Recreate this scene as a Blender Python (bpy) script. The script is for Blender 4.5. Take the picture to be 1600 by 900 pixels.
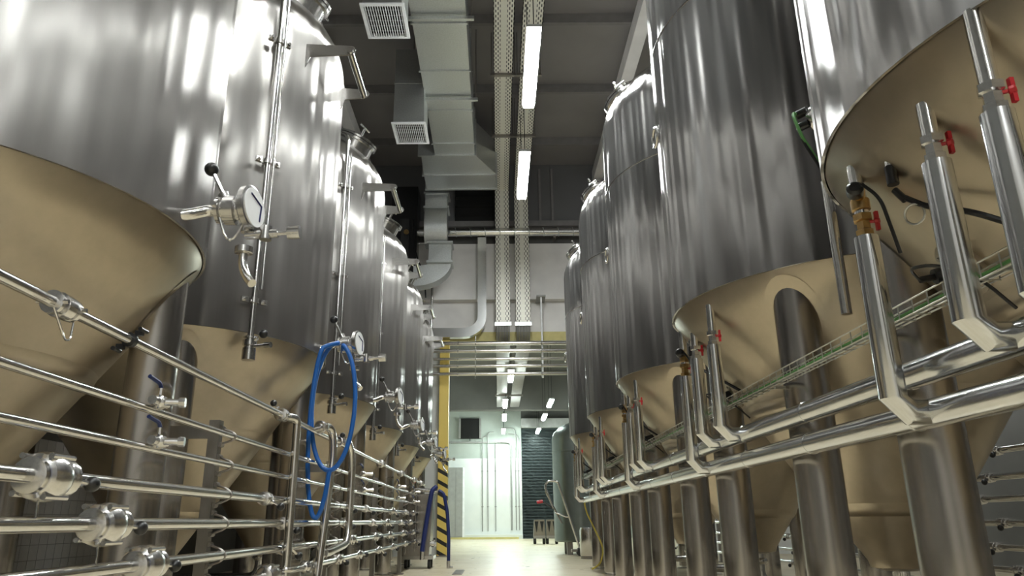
import bpy, math, random
from mathutils import Matrix, Vector
random.seed(7)
for o in list(bpy.data.objects): bpy.data.objects.remove(o, do_unlink=True)
S = bpy.context.scene
C = S.collection
PI = math.pi

# ------------------------------------------------------------------ camera
cam_d = bpy.data.cameras.new('camera'); cam = bpy.data.objects.new('camera', cam_d); C.objects.link(cam)
cam_d.sensor_fit = 'HORIZONTAL'; cam_d.sensor_width = 36.0
cam_d.lens = 1141.0 / 1600.0 * 36.0
cam_d.shift_x = 22.0 / 1600.0
cam_d.clip_end = 200
R3 = Matrix(((0.9999759, 0.0066126, -0.0021153), (0.0, -0.3046849, -0.9524532), (-0.0069427, 0.9524303, -0.3046775)))
cam.matrix_world = Matrix.Translation((0, 0, 0.8)) @ R3.to_4x4()
S.camera = cam

# ------------------------------------------------------------------ world, exposure
W = bpy.data.worlds.new('world'); S.world = W; W.use_nodes = True
W.node_tree.nodes['Background'].inputs[0].default_value = (0.55, 0.6, 0.65, 1)
W.node_tree.nodes['Background'].inputs[1].default_value = 0.05
S.view_settings.view_transform = 'Standard'; S.view_settings.look = 'None'
S.view_settings.gamma = 1.0; S.view_settings.use_curve_mapping = False
S.view_settings.exposure = 0.0
LAMP = 130.0          # strength of every tube lamp

# ------------------------------------------------------------------ materials
def newmat(name):
    m = bpy.data.materials.new(name); m.use_nodes = True
    nt = m.node_tree; return m, nt, nt.nodes['Principled BSDF']
def N(nt, t, **kw):
    n = nt.nodes.new(t)
    for k, v in kw.items(): setattr(n, k, v)
    return n
def noise(nt, scale3=(1, 1, 1), scale=5.0, detail=4.0, rough=0.5, coord='Object'):
    tc = N(nt, 'ShaderNodeTexCoord'); mp = N(nt, 'ShaderNodeMapping'); nz = N(nt, 'ShaderNodeTexNoise')
    mp.inputs['Scale'].default_value = scale3
    nz.inputs['Scale'].default_value = scale; nz.inputs['Detail'].default_value = detail; nz.inputs['Roughness'].default_value = rough
    nt.links.new(tc.outputs[coord], mp.inputs[0]); nt.links.new(mp.outputs[0], nz.inputs['Vector'])
    return nz
def ramp(nt, src, stops):
    r = N(nt, 'ShaderNodeValToRGB'); e = r.color_ramp.elements
    while len(e) < len(stops): e.new(0.5)
    for el, (p, c) in zip(e, stops):
        el.position = p; el.color = (c[0], c[1], c[2], 1) if hasattr(c, '__len__') else (c, c, c, 1)
    nt.links.new(src, r.inputs[0]); return r.outputs[0]
def plain(name, col, rough=0.5, metal=0.0, var=0.08, nscale=6.0, bump=0.0, spec=0.5):
    m, nt, b = newmat(name)
    nz = noise(nt, scale=nscale)
    c0 = [max(0, c * (1 - var)) for c in col]; c1 = [min(1, c * (1 + var)) for c in col]
    nt.links.new(ramp(nt, nz.outputs[0], [(0.3, c0), (0.7, c1)]), b.inputs['Base Color'])
    b.inputs['Roughness'].default_value = rough; b.inputs['Metallic'].default_value = metal
    b.inputs['Specular IOR Level'].default_value = spec
    if bump:
        bp = N(nt, 'ShaderNodeBump'); bp.inputs['Strength'].default_value = bump; bp.inputs['Distance'].default_value = 0.02
        nt.links.new(nz.outputs[0], bp.inputs['Height']); nt.links.new(bp.outputs[0], b.inputs['Normal'])
    return m
def steel(name, col=(0.63, 0.62, 0.61), rough=(0.2, 0.3), aniso=0.6, arot=0.0, streak=(9, 9, 0.25), wavy=0.0, wscale=(1.6, 1.6, 0.22), var=0.07, radial=True, tail=None):
    m, nt, b = newmat(name)
    nz = noise(nt, streak, 6.0, 5.0, 0.6)
    c0 = [c * (1 - var) for c in col]; c1 = [min(1, c * (1 + var)) for c in col]
    nt.links.new(ramp(nt, nz.outputs[0], [(0.3, c0), (0.7, c1)]), b.inputs['Base Color'])
    nt.links.new(ramp(nt, nz.outputs[0], [(0.25, rough[0]), (0.75, rough[1])]), b.inputs['Roughness'])
    b.inputs['Metallic'].default_value = 1.0
    if aniso:
        b.inputs['Anisotropic'].default_value = aniso; b.inputs['Anisotropic Rotation'].default_value = arot
        if radial:
            t = N(nt, 'ShaderNodeTangent'); t.direction_type = 'RADIAL'; t.axis = 'Z'
            nt.links.new(t.outputs[0], b.inputs['Tangent'])
    if wavy:
        w = noise(nt, wscale, 2.2, 2.0, 0.45)
        bp = N(nt, 'ShaderNodeBump'); bp.inputs['Strength'].default_value = 1.0; bp.inputs['Distance'].default_value = wavy
        nt.links.new(w.outputs[0], bp.inputs['Height']); nt.links.new(bp.outputs[0], b.inputs['Normal'])
    if tail:                                                        # coarser brush marks give the sheen a long vertical tail
        b2 = N(nt, 'ShaderNodeBsdfPrincipled'); b2.inputs['Metallic'].default_value = 1.0
        b2.inputs['Anisotropic'].default_value = aniso; b2.inputs['Roughness'].default_value = tail[0]
        for nm in ('Base Color', 'Tangent', 'Normal'):
            if b.inputs[nm].links: nt.links.new(b.inputs[nm].links[0].from_socket, b2.inputs[nm])
        mx = N(nt, 'ShaderNodeMixShader'); mx.inputs[0].default_value = tail[1]
        nt.links.new(b.outputs[0], mx.inputs[1]); nt.links.new(b2.outputs[0], mx.inputs[2])
        nt.links.new(mx.outputs[0], nt.nodes['Material Output'].inputs[0])
    return m
M = {}
M['shell_brushed'] = steel('brushed_steel_shell', (0.39, 0.375, 0.36), (0.23, 0.27), 1.0, 0.0, (5, 5, 0.06), 0.36, (0.85, 0.85, 0.02), 0.03, tail=(0.40, 0.42))
M['shell_bright'] = steel('bright_steel_shell', (0.43, 0.42, 0.415), (0.215, 0.25), 1.0, 0.0, (6, 6, 0.06), 0.42, (1.4, 1.4, 0.07), 0.03, tail=(0.35, 0.35))
M['cone'] = steel('cone_steel', (0.48, 0.42, 0.335), (0.30, 0.37), 0.3, 0.0, (2, 2, 2), 0.02, (0.8, 0.8, 0.8), 0.05)
M['leg'] = steel('leg_steel', (0.45, 0.425, 0.40), (0.2, 0.24), 0.9, 0.0, (14, 14, 0.2), 0.003, (3, 3, .1), 0.03)
M['pipe'] = steel('pipe_steel', (0.68, 0.67, 0.655), (0.12, 0.2), 0.0, 0.0, (8, 8, 8), 0.0)
M['fitting'] = steel('fitting_steel', (0.68, 0.67, 0.66), (0.15, 0.25), 0.0, 0.0, (15, 15, 15), 0.0)
M['dark_steel'] = steel('dull_steel', (0.30, 0.28, 0.26), (0.35, 0.5), 0.0, 0.0, (6, 6, 2), 0.0)
M['clad'] = steel('aluminium_cladding', (0.68, 0.69, 0.7), (0.13, 0.2), 0.0, 0.0, (5, 5, 5), 0.0, (9, 9, 9), 0.03)
M['galv'] = steel('galvanised_sheet', (0.55, 0.57, 0.57), (0.34, 0.5), 0.0, 0.0, (7, 7, 7), 0.008, (1.5, 1.5, 1.5), 0.12)
M['black'] = plain('black_plastic', (0.012, 0.012, 0.013), 0.3)
M['rubber'] = plain('black_rubber', (0.02, 0.02, 0.02), 0.7)
M['red'] = plain('red_paint', (0.5, 0.02, 0.03), 0.35)
M['brass'] = plain('brass', (0.45, 0.3, 0.13), 0.35, 1.0, 0.2, 30)
M['bluehose'] = plain('blue_hose', (0.008, 0.1, 0.38), 0.35)
M['navyhose'] = plain('navy_hose', (0.008, 0.02, 0.12), 0.45)
M['yellowhose'] = plain('yellow_hose', (0.75, 0.62, 0.12), 0.4)
M['green'] = plain('green_cable', (0.1, 0.3, 0.08), 0.5)
M['bluelever'] = plain('blue_lever', (0.015, 0.03, 0.12), 0.4)
M['blue_gasket'] = plain('blue_gasket', (0.015, 0.04, 0.2), 0.5)
M['white'] = plain('white_enamel', (0.85, 0.86, 0.88), 0.3)
M['gauge_line'] = plain('navy_print', (0.01, 0.012, 0.08), 0.4)
M['roof'] = plain('roof_sheet', (0.27, 0.255, 0.255), 0.6, 0.0, 0.06, 1.2)
M['purlin'] = plain('purlin_paint', (0.22, 0.21, 0.21), 0.5)
M['concrete'] = plain('pale_concrete', (0.74, 0.72, 0.71), 0.75, 0.0, 0.1, 1.3, 0.1)
M['concrete_dark'] = plain('grey_concrete', (0.13, 0.128, 0.122), 0.8, 0.0, 0.1, 1.3, 0.1)
M['panel_dark'] = plain('grey_sheet_wall', (0.14, 0.14, 0.145), 0.6, 0.0, 0.08, 0.8)
M['whitewall'] = plain('white_wall', (0.72, 0.74, 0.73), 0.55, 0.0, 0.04, 1.5)
M['upperwall'] = plain('grey_green_plaster', (0.42, 0.46, 0.43), 0.7, 0.0, 0.12, 1.1)
M['yellow'] = plain('yellow_paint', (0.78, 0.58, 0.14), 0.45, 0.0, 0.05)
M['yellow_dull'] = plain('yellow_band', (0.55, 0.48, 0.2), 0.6)
M['door'] = plain('slate_door', (0.09, 0.115, 0.12), 0.35, 0.2)
M['tile'] = plain('white_tile', (0.5, 0.5, 0.52), 0.25, 0.0, 0.04)
M['grout'] = plain('tile_grout', (0.25, 0.25, 0.25), 0.8)
M['void'] = plain('black_opening', (0.006, 0.006, 0.006), 0.8)
M['tank_green'] = plain('grey_green_tank', (0.22, 0.25, 0.24), 0.3, 0.85, 0.05)
M['cart_brown'] = plain('cart_sheet', (0.22, 0.19, 0.15), 0.45, 0.6)
M['cabinet'] = plain('grey_cabinet', (0.3, 0.3, 0.29), 0.5)
M['wire'] = steel('zinc_wire', (0.55, 0.55, 0.52), (0.3, 0.4), 0.0, 0.0, (9, 9, 9), 0.0)
def lamp_mat(name, strength, col):
    m, nt, b = newmat(name)
    b.inputs['Base Color'].default_value = (0.9, 0.9, 0.9, 1)
    b.inputs['Emission Color'].default_value = (*col, 1); b.inputs['Emission Strength'].default_value = strength
    return m
M['lamp'] = lamp_mat('lamp_diffuser', LAMP, (0.96, 1.0, 0.97))
M['lamp_added'] = lamp_mat('added_lamp_diffuser', LAMP * 0.3, (0.96, 1.0, 0.97))  # dimmer glow for the added, unseen lamp row
M['lamp_far'] = lamp_mat('far_lamp_diffuser', LAMP * 1.15, (0.86, 1.0, 0.93))
# epoxy floor
m, nt, b = newmat('cream_epoxy_floor'); M['floor'] = m
nz = noise(nt, (1, 1, 1), 0.9, 6, 0.6)
nt.links.new(ramp(nt, nz.outputs[0], [(0.3, (0.56, 0.48, 0.33)), (0.5, (0.66, 0.58, 0.42)), (0.75, (0.71, 0.64, 0.48))]), b.inputs['Base Color'])
nz2 = noise(nt, (1, 1, 1), 3.0, 6, 0.6)
nt.links.new(ramp(nt, nz2.outputs[0], [(0.3, 0.25), (0.7, 0.45)]), b.inputs['Roughness'])
# perforated cable tray sheet
def tray_mat(name, along):
    m, nt, b = newmat(name)
    tc = N(nt, 'ShaderNodeTexCoord'); sp = N(nt, 'ShaderNodeSeparateXYZ'); nt.links.new(tc.outputs['Object'], sp.inputs[0])
    def mth(op, a, bb=None):
        n = N(nt, 'ShaderNodeMath', operation=op)
        for i, x in enumerate((a, bb)):
            if x is None: continue
            if isinstance(x, (int, float)): n.inputs[i].default_value = x
            else: nt.links.new(x, n.inputs[i])
        return n.outputs[0]
    X = sp.outputs[0]; A = sp.outputs[along]
    ax = mth('ABSOLUTE', X)
    col = mth('FLOOR', mth('DIVIDE', ax, 0.042))                     # hole column index
    fx = mth('FRACT', mth('DIVIDE', ax, 0.042))
    off = mth('MULTIPLY', mth('MODULO', col, 2.0), 0.5)
    fy = mth('FRACT', mth('ADD', mth('DIVIDE', A, 0.14), off))
    hole = mth('MULTIPLY', mth('LESS_THAN', mth('ABSOLUTE', mth('SUBTRACT', fx, 0.5)), 0.24), mth('LESS_THAN', mth('ABSOLUTE', mth('SUBTRACT', fy, 0.5)), 0.27))
    hole = mth('MULTIPLY', hole, mth('GREATER_THAN', ax, 0.042 * 1.4))
    mx = N(nt, 'ShaderNodeMix', data_type='RGBA'); nt.links.new(hole, mx.inputs['Factor'])
    mx.inputs[6].default_value = (0.85, 0.83, 0.75, 1); mx.inputs[7].default_value = (0.03, 0.03, 0.03, 1)
    nt.links.new(mx.outputs[2], b.inputs['Base Color']); b.inputs['Roughness'].default_value = 0.45; b.inputs['Metallic'].default_value = 0.15
    return m
M['tray_y'] = tray_mat('perforated_tray_sheet', 1)
M['tray_z'] = tray_mat('perforated_drop_sheet', 2)
# hazard stripes (printed on the yellow guard)
m, nt, b = newmat('hazard_stripe_paint'); M['hazard'] = m
tc = N(nt, 'ShaderNodeTexCoord'); sp = N(nt, 'ShaderNodeSeparateXYZ'); nt.links.new(tc.outputs['Object'], sp.inputs[0])
a1 = N(nt, 'ShaderNodeMath', operation='MULTIPLY_ADD'); a1.inputs[1].default_value = 0.55
nt.links.new(sp.outputs[0], a1.inputs[0]); nt.links.new(sp.outputs[2], a1.inputs[2])
a2 = N(nt, 'ShaderNodeMath', operation='DIVIDE'); nt.links.new(a1.outputs[0], a2.inputs[0]); a2.inputs[1].default_value = 0.275
a3 = N(nt, 'ShaderNodeMath', operation='FRACT'); nt.links.new(a2.outputs[0], a3.inputs[0])
a4 = N(nt, 'ShaderNodeMath', operation='LESS_THAN'); nt.links.new(a3.outputs[0], a4.inputs[0]); a4.inputs[1].default_value = 0.36
a5 = N(nt, 'ShaderNodeMath', operation='LESS_THAN'); nt.links.new(sp.outputs[2], a5.inputs[0]); a5.inputs[1].default_value = 2.42
a6 = N(nt, 'ShaderNodeMath', operation='MULTIPLY'); nt.links.new(a4.outputs[0], a6.inputs[0]); nt.links.new(a5.outputs[0], a6.inputs[1])
mx = N(nt, 'ShaderNodeMix', data_type='RGBA'); nt.links.new(a6.outputs[0], mx.inputs['Factor'])
mx.inputs[6].default_value = (0.78, 0.58, 0.14, 1); mx.inputs[7].default_value = (0.01, 0.01, 0.01, 1)
nt.links.new(mx.outputs[2], b.inputs['Base Color']); b.inputs['Roughness'].default_value = 0.45

# ------------------------------------------------------------------ mesh builder
def frame(p, d, up=None):
    d = Vector(d).normalized()
    u = Vector(up) if up else (Vector((0, 0, 1)) if abs(d.z) < 0.95 else Vector((0, 1, 0)))
    x = u.cross(d).normalized(); y = d.cross(x)
    m = Matrix((x, y, d)).transposed().to_4x4(); m.translation = Vector(p); return m
class MB:
    def __init__(s): s.v = []; s.f = []
    def add(s, vs, fs):
        n = len(s.v); s.v += [tuple(v) for v in vs]; s.f += [tuple(i + n for i in f) for f in fs]; return s
    def lathe(s, prof, seg=32, p=(0, 0, 0), d=(0, 0, 1), caps=True):
        m = frame(p, d) if tuple(d) != (0, 0, 1) else Matrix.Translation(p)
        vs = []; fs = []
        for r, z in prof:
            for k in range(seg):
                a = 2 * PI * k / seg; vs.append(m @ Vector((r * math.cos(a), r * math.sin(a), z)))
        for i in range(len(prof) - 1):
            for k in range(seg):
                k2 = (k + 1) % seg; fs.append((i * seg + k, i * seg + k2, (i + 1) * seg + k2, (i + 1) * seg + k))
        if caps:
            if prof[0][0] > 1e-4: fs.append(tuple(range(seg - 1, -1, -1)))
            if prof[-1][0] > 1e-4: n = (len(prof) - 1) * seg; fs.append(tuple(range(n, n + seg)))
        return s.add(vs, fs)
    def cyl(s, p, q, r, seg=14, r2=None):
        p = Vector(p); q = Vector(q); return s.lathe([(r, 0), (r2 if r2 is not None else r, (q - p).length)], seg, p, tuple(q - p) if (q - p).length else (0, 0, 1))
    def box(s, c, d, rot=None):
        c = Vector(c); h = [x / 2 for x in d]
        vs = [Vector((sx * h[0], sy * h[1], sz * h[2])) for sx in (-1, 1) for sy in (-1, 1) for sz in (-1, 1)]
        if rot: vs = [rot @ v for v in vs]
        return s.add([c + v for v in vs], [(0, 1, 3, 2), (4, 6, 7, 5), (0, 4, 5, 1), (2, 3, 7, 6), (0, 2, 6, 4), (1, 5, 7, 3)])
    def bx(s, x0, x1, y0, y1, z0, z1): return s.box(((x0 + x1) / 2, (y0 + y1) / 2, (z0 + z1) / 2), (abs(x1 - x0), abs(y1 - y0), abs(z1 - z0)))
    def prism(s, poly, p, d, t, up=None):
        m = frame(p, d, up); n = len(poly)
        vs = [m @ Vector((x, y, -t / 2)) for x, y in poly] + [m @ Vector((x, y, t / 2)) for x, y in poly]
        return s.add(vs, [tuple(range(n - 1, -1, -1)), tuple(range(n, 2 * n))] + [(i, (i + 1) % n, n + (i + 1) % n, n + i) for i in range(n)])
    def ball(s, c, r, seg=14):
        return s.lathe([(max(r * math.sin(PI * i / 8), 1e-5), -r * math.cos(PI * i / 8)) for i in range(9)], seg, c)
    def tube(s, pts, r, seg=12, bend=0.0, steps=5, closed=False, rs=None):
        pts = [Vector(p) for p in pts]
        if bend and len(pts) > 2:
            out = [pts[0]]
            for i in range(1, len(pts) - 1):
                a, b_, c = pts[i - 1], pts[i], pts[i + 1]
                d1 = (a - b_); d2 = (c - b_)
                L = min(bend, d1.length * 0.49, d2.length * 0.49)
                p0 = b_ + d1.normalized() * L; p1 = b_ + d2.normalized() * L
                for k in range(steps + 1):
                    t = k / steps; out.append(p0 * (1 - t) ** 2 + b_ * 2 * t * (1 - t) + p1 * t * t)
            out.append(pts[-1]); pts = out
        n = len(pts); vs = []; fs = []
        prev = None
        for i, p in enumerate(pts):
            if closed: t = pts[(i + 1) % n] - pts[i - 1]
            else: t = pts[min(i + 1, n - 1)] - pts[max(i - 1, 0)]
            t.normalize()
            if prev is None:
                u = Vector((0, 0, 1)) if abs(t.z) < 0.9 else Vector((1, 0, 0))
                x = u.cross(t).normalized()
            else:
                x = (prev - t * prev.dot(t)).normalized()
            prev = x; y = t.cross(x)
            sc = 1.0
            if 0 < i < n - 1:
                d = (pts[i + 1] - pts[i]).normalized().dot((pts[i] - pts[i - 1]).normalized()); sc = 1 / max(0.6, math.sqrt((1 + max(d, -0.2)) / 2))
            rr = rs[i] if rs else r
            for k in range(seg):
                a = 2 * PI * k / seg; vs.append(p + (x * math.cos(a) + y * math.sin(a)) * rr * (sc if sc < 1.2 else 1.1))
        R_ = n if closed else n - 1
        for i in range(R_):
            j = (i + 1) % n
            for k in range(seg):
                k2 = (k + 1) % seg; fs.append((i * seg + k, i * seg + k2, j * seg + k2, j * seg + k))
        if not closed: fs.append(tuple(range(seg - 1, -1, -1))); fs.append(tuple(range((n - 1) * seg, n * seg)))
        return s.add(vs, fs)
    def ring(s, c, d, R_, r, seg=24, ts=8):
        m = frame(c, d); return s.tube([m @ Vector((R_ * math.cos(2 * PI * k / seg), R_ * math.sin(2 * PI * k / seg), 0)) for k in range(seg)], r, ts, closed=True)
    def mesh(s, name, mat, smooth=True, angle=38):
        me = bpy.data.meshes.new(name); me.from_pydata(s.v, [], s.f); me.update()
        me.materials.append(M[mat] if isinstance(mat, str) else mat)
        if smooth:
            me.polygons.foreach_set('use_smooth', [True] * len(me.polygons)); me.set_sharp_from_angle(angle=math.radians(angle))
        return me
    def build(s, name, mat, parent=None, **kw): return put(name, s.mesh(name, mat, **kw), parent)
def put(name, me, parent=None, loc=(0, 0, 0), rot=None):
    o = bpy.data.objects.new(name, me); C.objects.link(o); o.location = loc
    if rot: o.rotation_euler = rot
    if parent: o.parent = parent
    return o
def tag(o, label, cat, group=None, kind=None):
    if label: o['label'] = label
    if cat: o['category'] = cat
    if group: o['group'] = group
    if kind: o['kind'] = kind
    return o
def thing(name, loc, label, cat, group=None, rz=0):
    o = bpy.data.objects.new(name, None); C.objects.link(o); o.location = loc; o.rotation_euler = (0, 0, rz); o.empty_display_size = 0.1
    return tag(o, label, cat, group)
def struct(name, mb, mat, parent=None, **kw):
    o = mb.build(name, mat, parent, **kw); o['kind'] = 'structure'; return o
def dup(root, loc, label):
    def cp(o, par):
        c = o.copy(); C.objects.link(c); c.parent = par
        for ch in o.children: cp(ch, c)
        return c
    r = cp(root, None); r.location = loc; r['label'] = label; return r

# ------------------------------------------------------------------ the hall
XL, XR, YB, YP, YF, ZC = -4.75, 8.5, -9.0, 19.0, 37.5, 10.6
struct('floor', MB().bx(XL, XR, YB, YF, -0.2, 0), 'floor')
ceil_o = struct('ceiling', MB().bx(XL, XR, YB, YP + 0.3, ZC, ZC + 0.2), 'roof')
pm = MB().box((0, 0, 0), (XR - XL, 0.09, 0.22)).mesh('purlin', 'purlin')
y = -7.55
while y < YP - 0.6:
    put('purlin', pm, ceil_o, ((XL + XR) / 2, y, ZC - 0.11)); y += 2.5
rm = MB().box((0, 0, 0), (0.26, YP - YB, 0.36)).mesh('girder', 'concrete')
for x in (2.9, -3.6): put('girder', rm, ceil_o, (x, (YP + YB) / 2, ZC - 0.4))
wl = struct('wall_left', MB().bx(XL - 0.2, XL, YB, YP, 0, ZC), 'concrete_dark')
struct('wall_right', MB().bx(XR, XR + 0.2, YB, YF, 0, ZC), 'concrete_dark')
struct('wall_rear', MB().bx(XL, XR, YB - 0.2, YB, 0, ZC), 'concrete')
# tiles low on the left wall, seen between the tank legs
tm = MB().box((0, 0, 0), (0.012, 0.143, 0.143)).mesh('tile', 'tile')
struct('wall_left_grout', MB().bx(XL, XL + 0.004, 5.4, 9.6, 0.0, 1.65), 'grout', wl)
for i in range(27):
    for j in range(11):
        put('tile', tm, wl, (XL + 0.009, 5.5 + i * 0.15, 0.08 + j * 0.15))
# partition above the opening at the end of the hall
wp = struct('wall_partition', MB().bx(XL, -1.5, YP, YP + 0.3, 0, 5.4), 'whitewall')
struct('wall_partition_head', MB().bx(XL, XR, YP + 0.06, YP + 0.3, 5.62, 6.55), 'concrete', wp)
struct('wall_partition_beam', MB().bx(XL, XR, YP - 0.18, YP + 0.3, 6.5, 8.1), 'concrete', wp)
struct('wall_partition_recess', MB().bx(XL, XR, YP + 0.04, YP + 0.3, 8.1, 8.75), 'concrete_dark', wp)
struct('wall_partition_ledge', MB().bx(XL, XR, YP - 0.2, YP + 0.3, 8.62, 8.78), 'purlin', wp)
struct('wall_partition_sheet', MB().bx(XL, XR, YP, YP + 0.3, 8.78, ZC), 'panel_dark', wp)
struct('wall_partition_band', MB().bx(XL, XR, YP + 0.0, YP + 0.32, 5.4, 5.64), 'yellow_dull', wp)
rib = MB().box((0, 0, 0), (0.06, 0.05, 1.7)).mesh('rib', 'purlin')
for x in (1.25, 1.6, 3.4, 5.0): put('rib', rib, wp, (x, YP - 0.03, 9.6))
struct('wall_partition_right', MB().bx(4.6, XR, YP, YP + 0.3, 0, 5.4), 'whitewall', wp)
# the further hall
struct('ceiling_far', MB().bx(XL, XR, YP + 0.3, YF + 0.2, 7.4, 7.6), 'concrete_dark')
wf = struct('wall_far', MB().bx(XL, 1.2, YF, YF + 0.2, 0, 7.4), 'upperwall')
struct('wall_far_lining', MB().bx(XL, 1.2, YF - 0.05, YF, 0.2, 3.82), 'whitewall', wf)
struct('wall_far_over_door', MB().bx(1.2, XR, YF, YF + 0.2, 5.45, 7.4), 'concrete_dark', wf)
struct('wall_far_right', MB().bx(4.4, XR, YF, YF + 0.2, 0, 5.45), 'upperwall', wf)
struct('wall_far_beam', MB().bx(XL, XR, 33.0, 33.5, 5.6, 7.4), 'concrete_dark', wf)
struct('wall_far_kerb', MB().bx(XL, 1.2, YF - 0.35, YF - 0.05, 0, 0.2), 'whitewall', wf)
struct('wall_far_left', MB().bx(XL - 0.2, XL, YP, YF, 0, 7.4), 'whitewall')
struct('baseboard_far', MB().bx(XL, 1.0, YF - 0.6, YF - 0.35, 0, 0.09), 'yellow_dull')
dr = struct('door_1', MB().bx(1.2, 4.4, YF + 0.06, YF + 0.12, 0, 5.45), 'door')
sm = MB().prism([(-0.065, 0), (-0.05, 0.03), (0.05, 0.03), (0.065, 0)], (0, 0, 0), (1, 0, 0), 3.16, (0, 1, 0)).mesh('slat', 'door')
for k in range(37): put('slat', sm, dr, (2.8, YF + 0.06, 0.1 + 0.145 * k), (0, 0, 0))
struct('door_housing', MB().bx(1.2, 4.4, YF - 0.4, YF, 5.3, 5.75), 'cabinet', dr)
# wall guard at the jamb of the opening
cg = thing('column_guard', (-1.365, YP - 0.16, 0), 'yellow column with black hazard stripes at the end of the left tank row', 'column')
MB().bx(-0.12, 0.12, -0.12, 0.16, 0, 5.36).build('guard_post', 'hazard', cg, smooth=False)
MB().bx(-0.13, 0.13, -0.13, 0.17, 0, 0.03).build('foot_plate', 'dark_steel', cg, smooth=False)

# ------------------------------------------------------------------ tanks
TR, ZR, KC = 1.27, 2.2, 1.514
def zc(r): return ZR - (TR - r) * KC
def valve(parent, p, axis, r=0.045, L=0.11, name='butterfly_valve', handle=None, ball=0.03, mat='fitting'):
    """clamped butterfly valve at p along axis; handle = vector to its black ball."""
    p = Vector(p); a = Vector(axis).normalized(); p0 = p - a * L / 2
    prof = [(r * .8, 0), (r * 1.15, 0.003), (r * 1.15, L * .14), (r * .85, L * .17), (r * .85, L * .28), (r * 1.25, L * .31), (r * 1.25, L * .69),
            (r * .85, L * .72), (r * .85, L * .83), (r * 1.15, L * .86), (r * 1.15, L - .003), (r * .8, L)]
    mb = MB().lathe(prof, 16, p0, tuple(a))
    side = a.cross(Vector((0, 0, 1)) if abs(a.z) < .9 else Vector((1, 0, 0))).normalized()
    for t in (.07, .93):                                            # clamp wing nuts
        q = p0 + a * L * t
        mb.cyl(q + side * r * 1.05, q + side * r * 1.55, r * .22, 8)
        mb.cyl(q - side * r * 1.05, q - side * r * 1.5, r * .16, 8)
    v = mb.build(name, mat, parent)
    if handle:
        h = Vector(handle); n = h.normalized()
        MB().cyl(p + n * r, p + h, r * .17, 8).cyl(p + n * r, p + n * r * 1.7, r * .45, 10).build('handle_stem', mat, v)
        MB().ball(p + h, ball).build('handle_ball', 'black', v)
    return v
def clamp(parent, p, axis, r, name='clamp', mat='fitting'):
    p = Vector(p); a = Vector(axis).normalized(); w = r * .55
    mb = MB().lathe([(r, -w), (r * 1.35, -w * .8), (r * 1.5, -w * .3), (r * 1.5, w * .3), (r * 1.35, w * .8), (r, w)], 16, p, tuple(a))
    side = a.cross(Vector((0, 0, 1)) if abs(a.z) < .9 else Vector((1, 0, 0))).normalized()
    mb.box(p + side * r * 1.7, (r * .6, r * .6, r * .9)); mb.cyl(p + side * r * 1.7 - Vector((0, 0, r)), p + side * r * 1.7 + Vector((0, 0, r)), r * .18, 8)
    return mb.build(name, mat, parent)
def leg_mesh(lx, ly, rad=0.125):
    r = math.hypot(lx, ly); ztop = zc(r) + 0.24
    return MB().lathe([(rad, 0.05), (rad, ztop)], 28, (lx, ly, 0))
def pad_mesh(lx, ly, rad=0.125):
    mb = MB(); vs = []; fs = []; n = 28
    for q in (rad * .9, 0.166, 0.172):
        for k in range(n):
            a = 2 * PI * k / n; x = lx + q * math.cos(a); yy = ly + q * math.sin(a); r = min(math.hypot(x, yy), TR - 0.005)
            f_ = r / math.hypot(x, yy); off = .005 if q < .18 else -.01
            vs.append((x * f_, yy * f_, zc(r) - off))
    for i in range(2):
        for k in range(n): fs.append((i * n + k, i * n + (k + 1) % n, (i + 1) * n + (k + 1) % n, (i + 1) * n + k))
    return mb.add(vs, fs)
def pol(r, deg, z): a = math.radians(deg); return (r * math.cos(a), r * math.sin(a), z)

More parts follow.
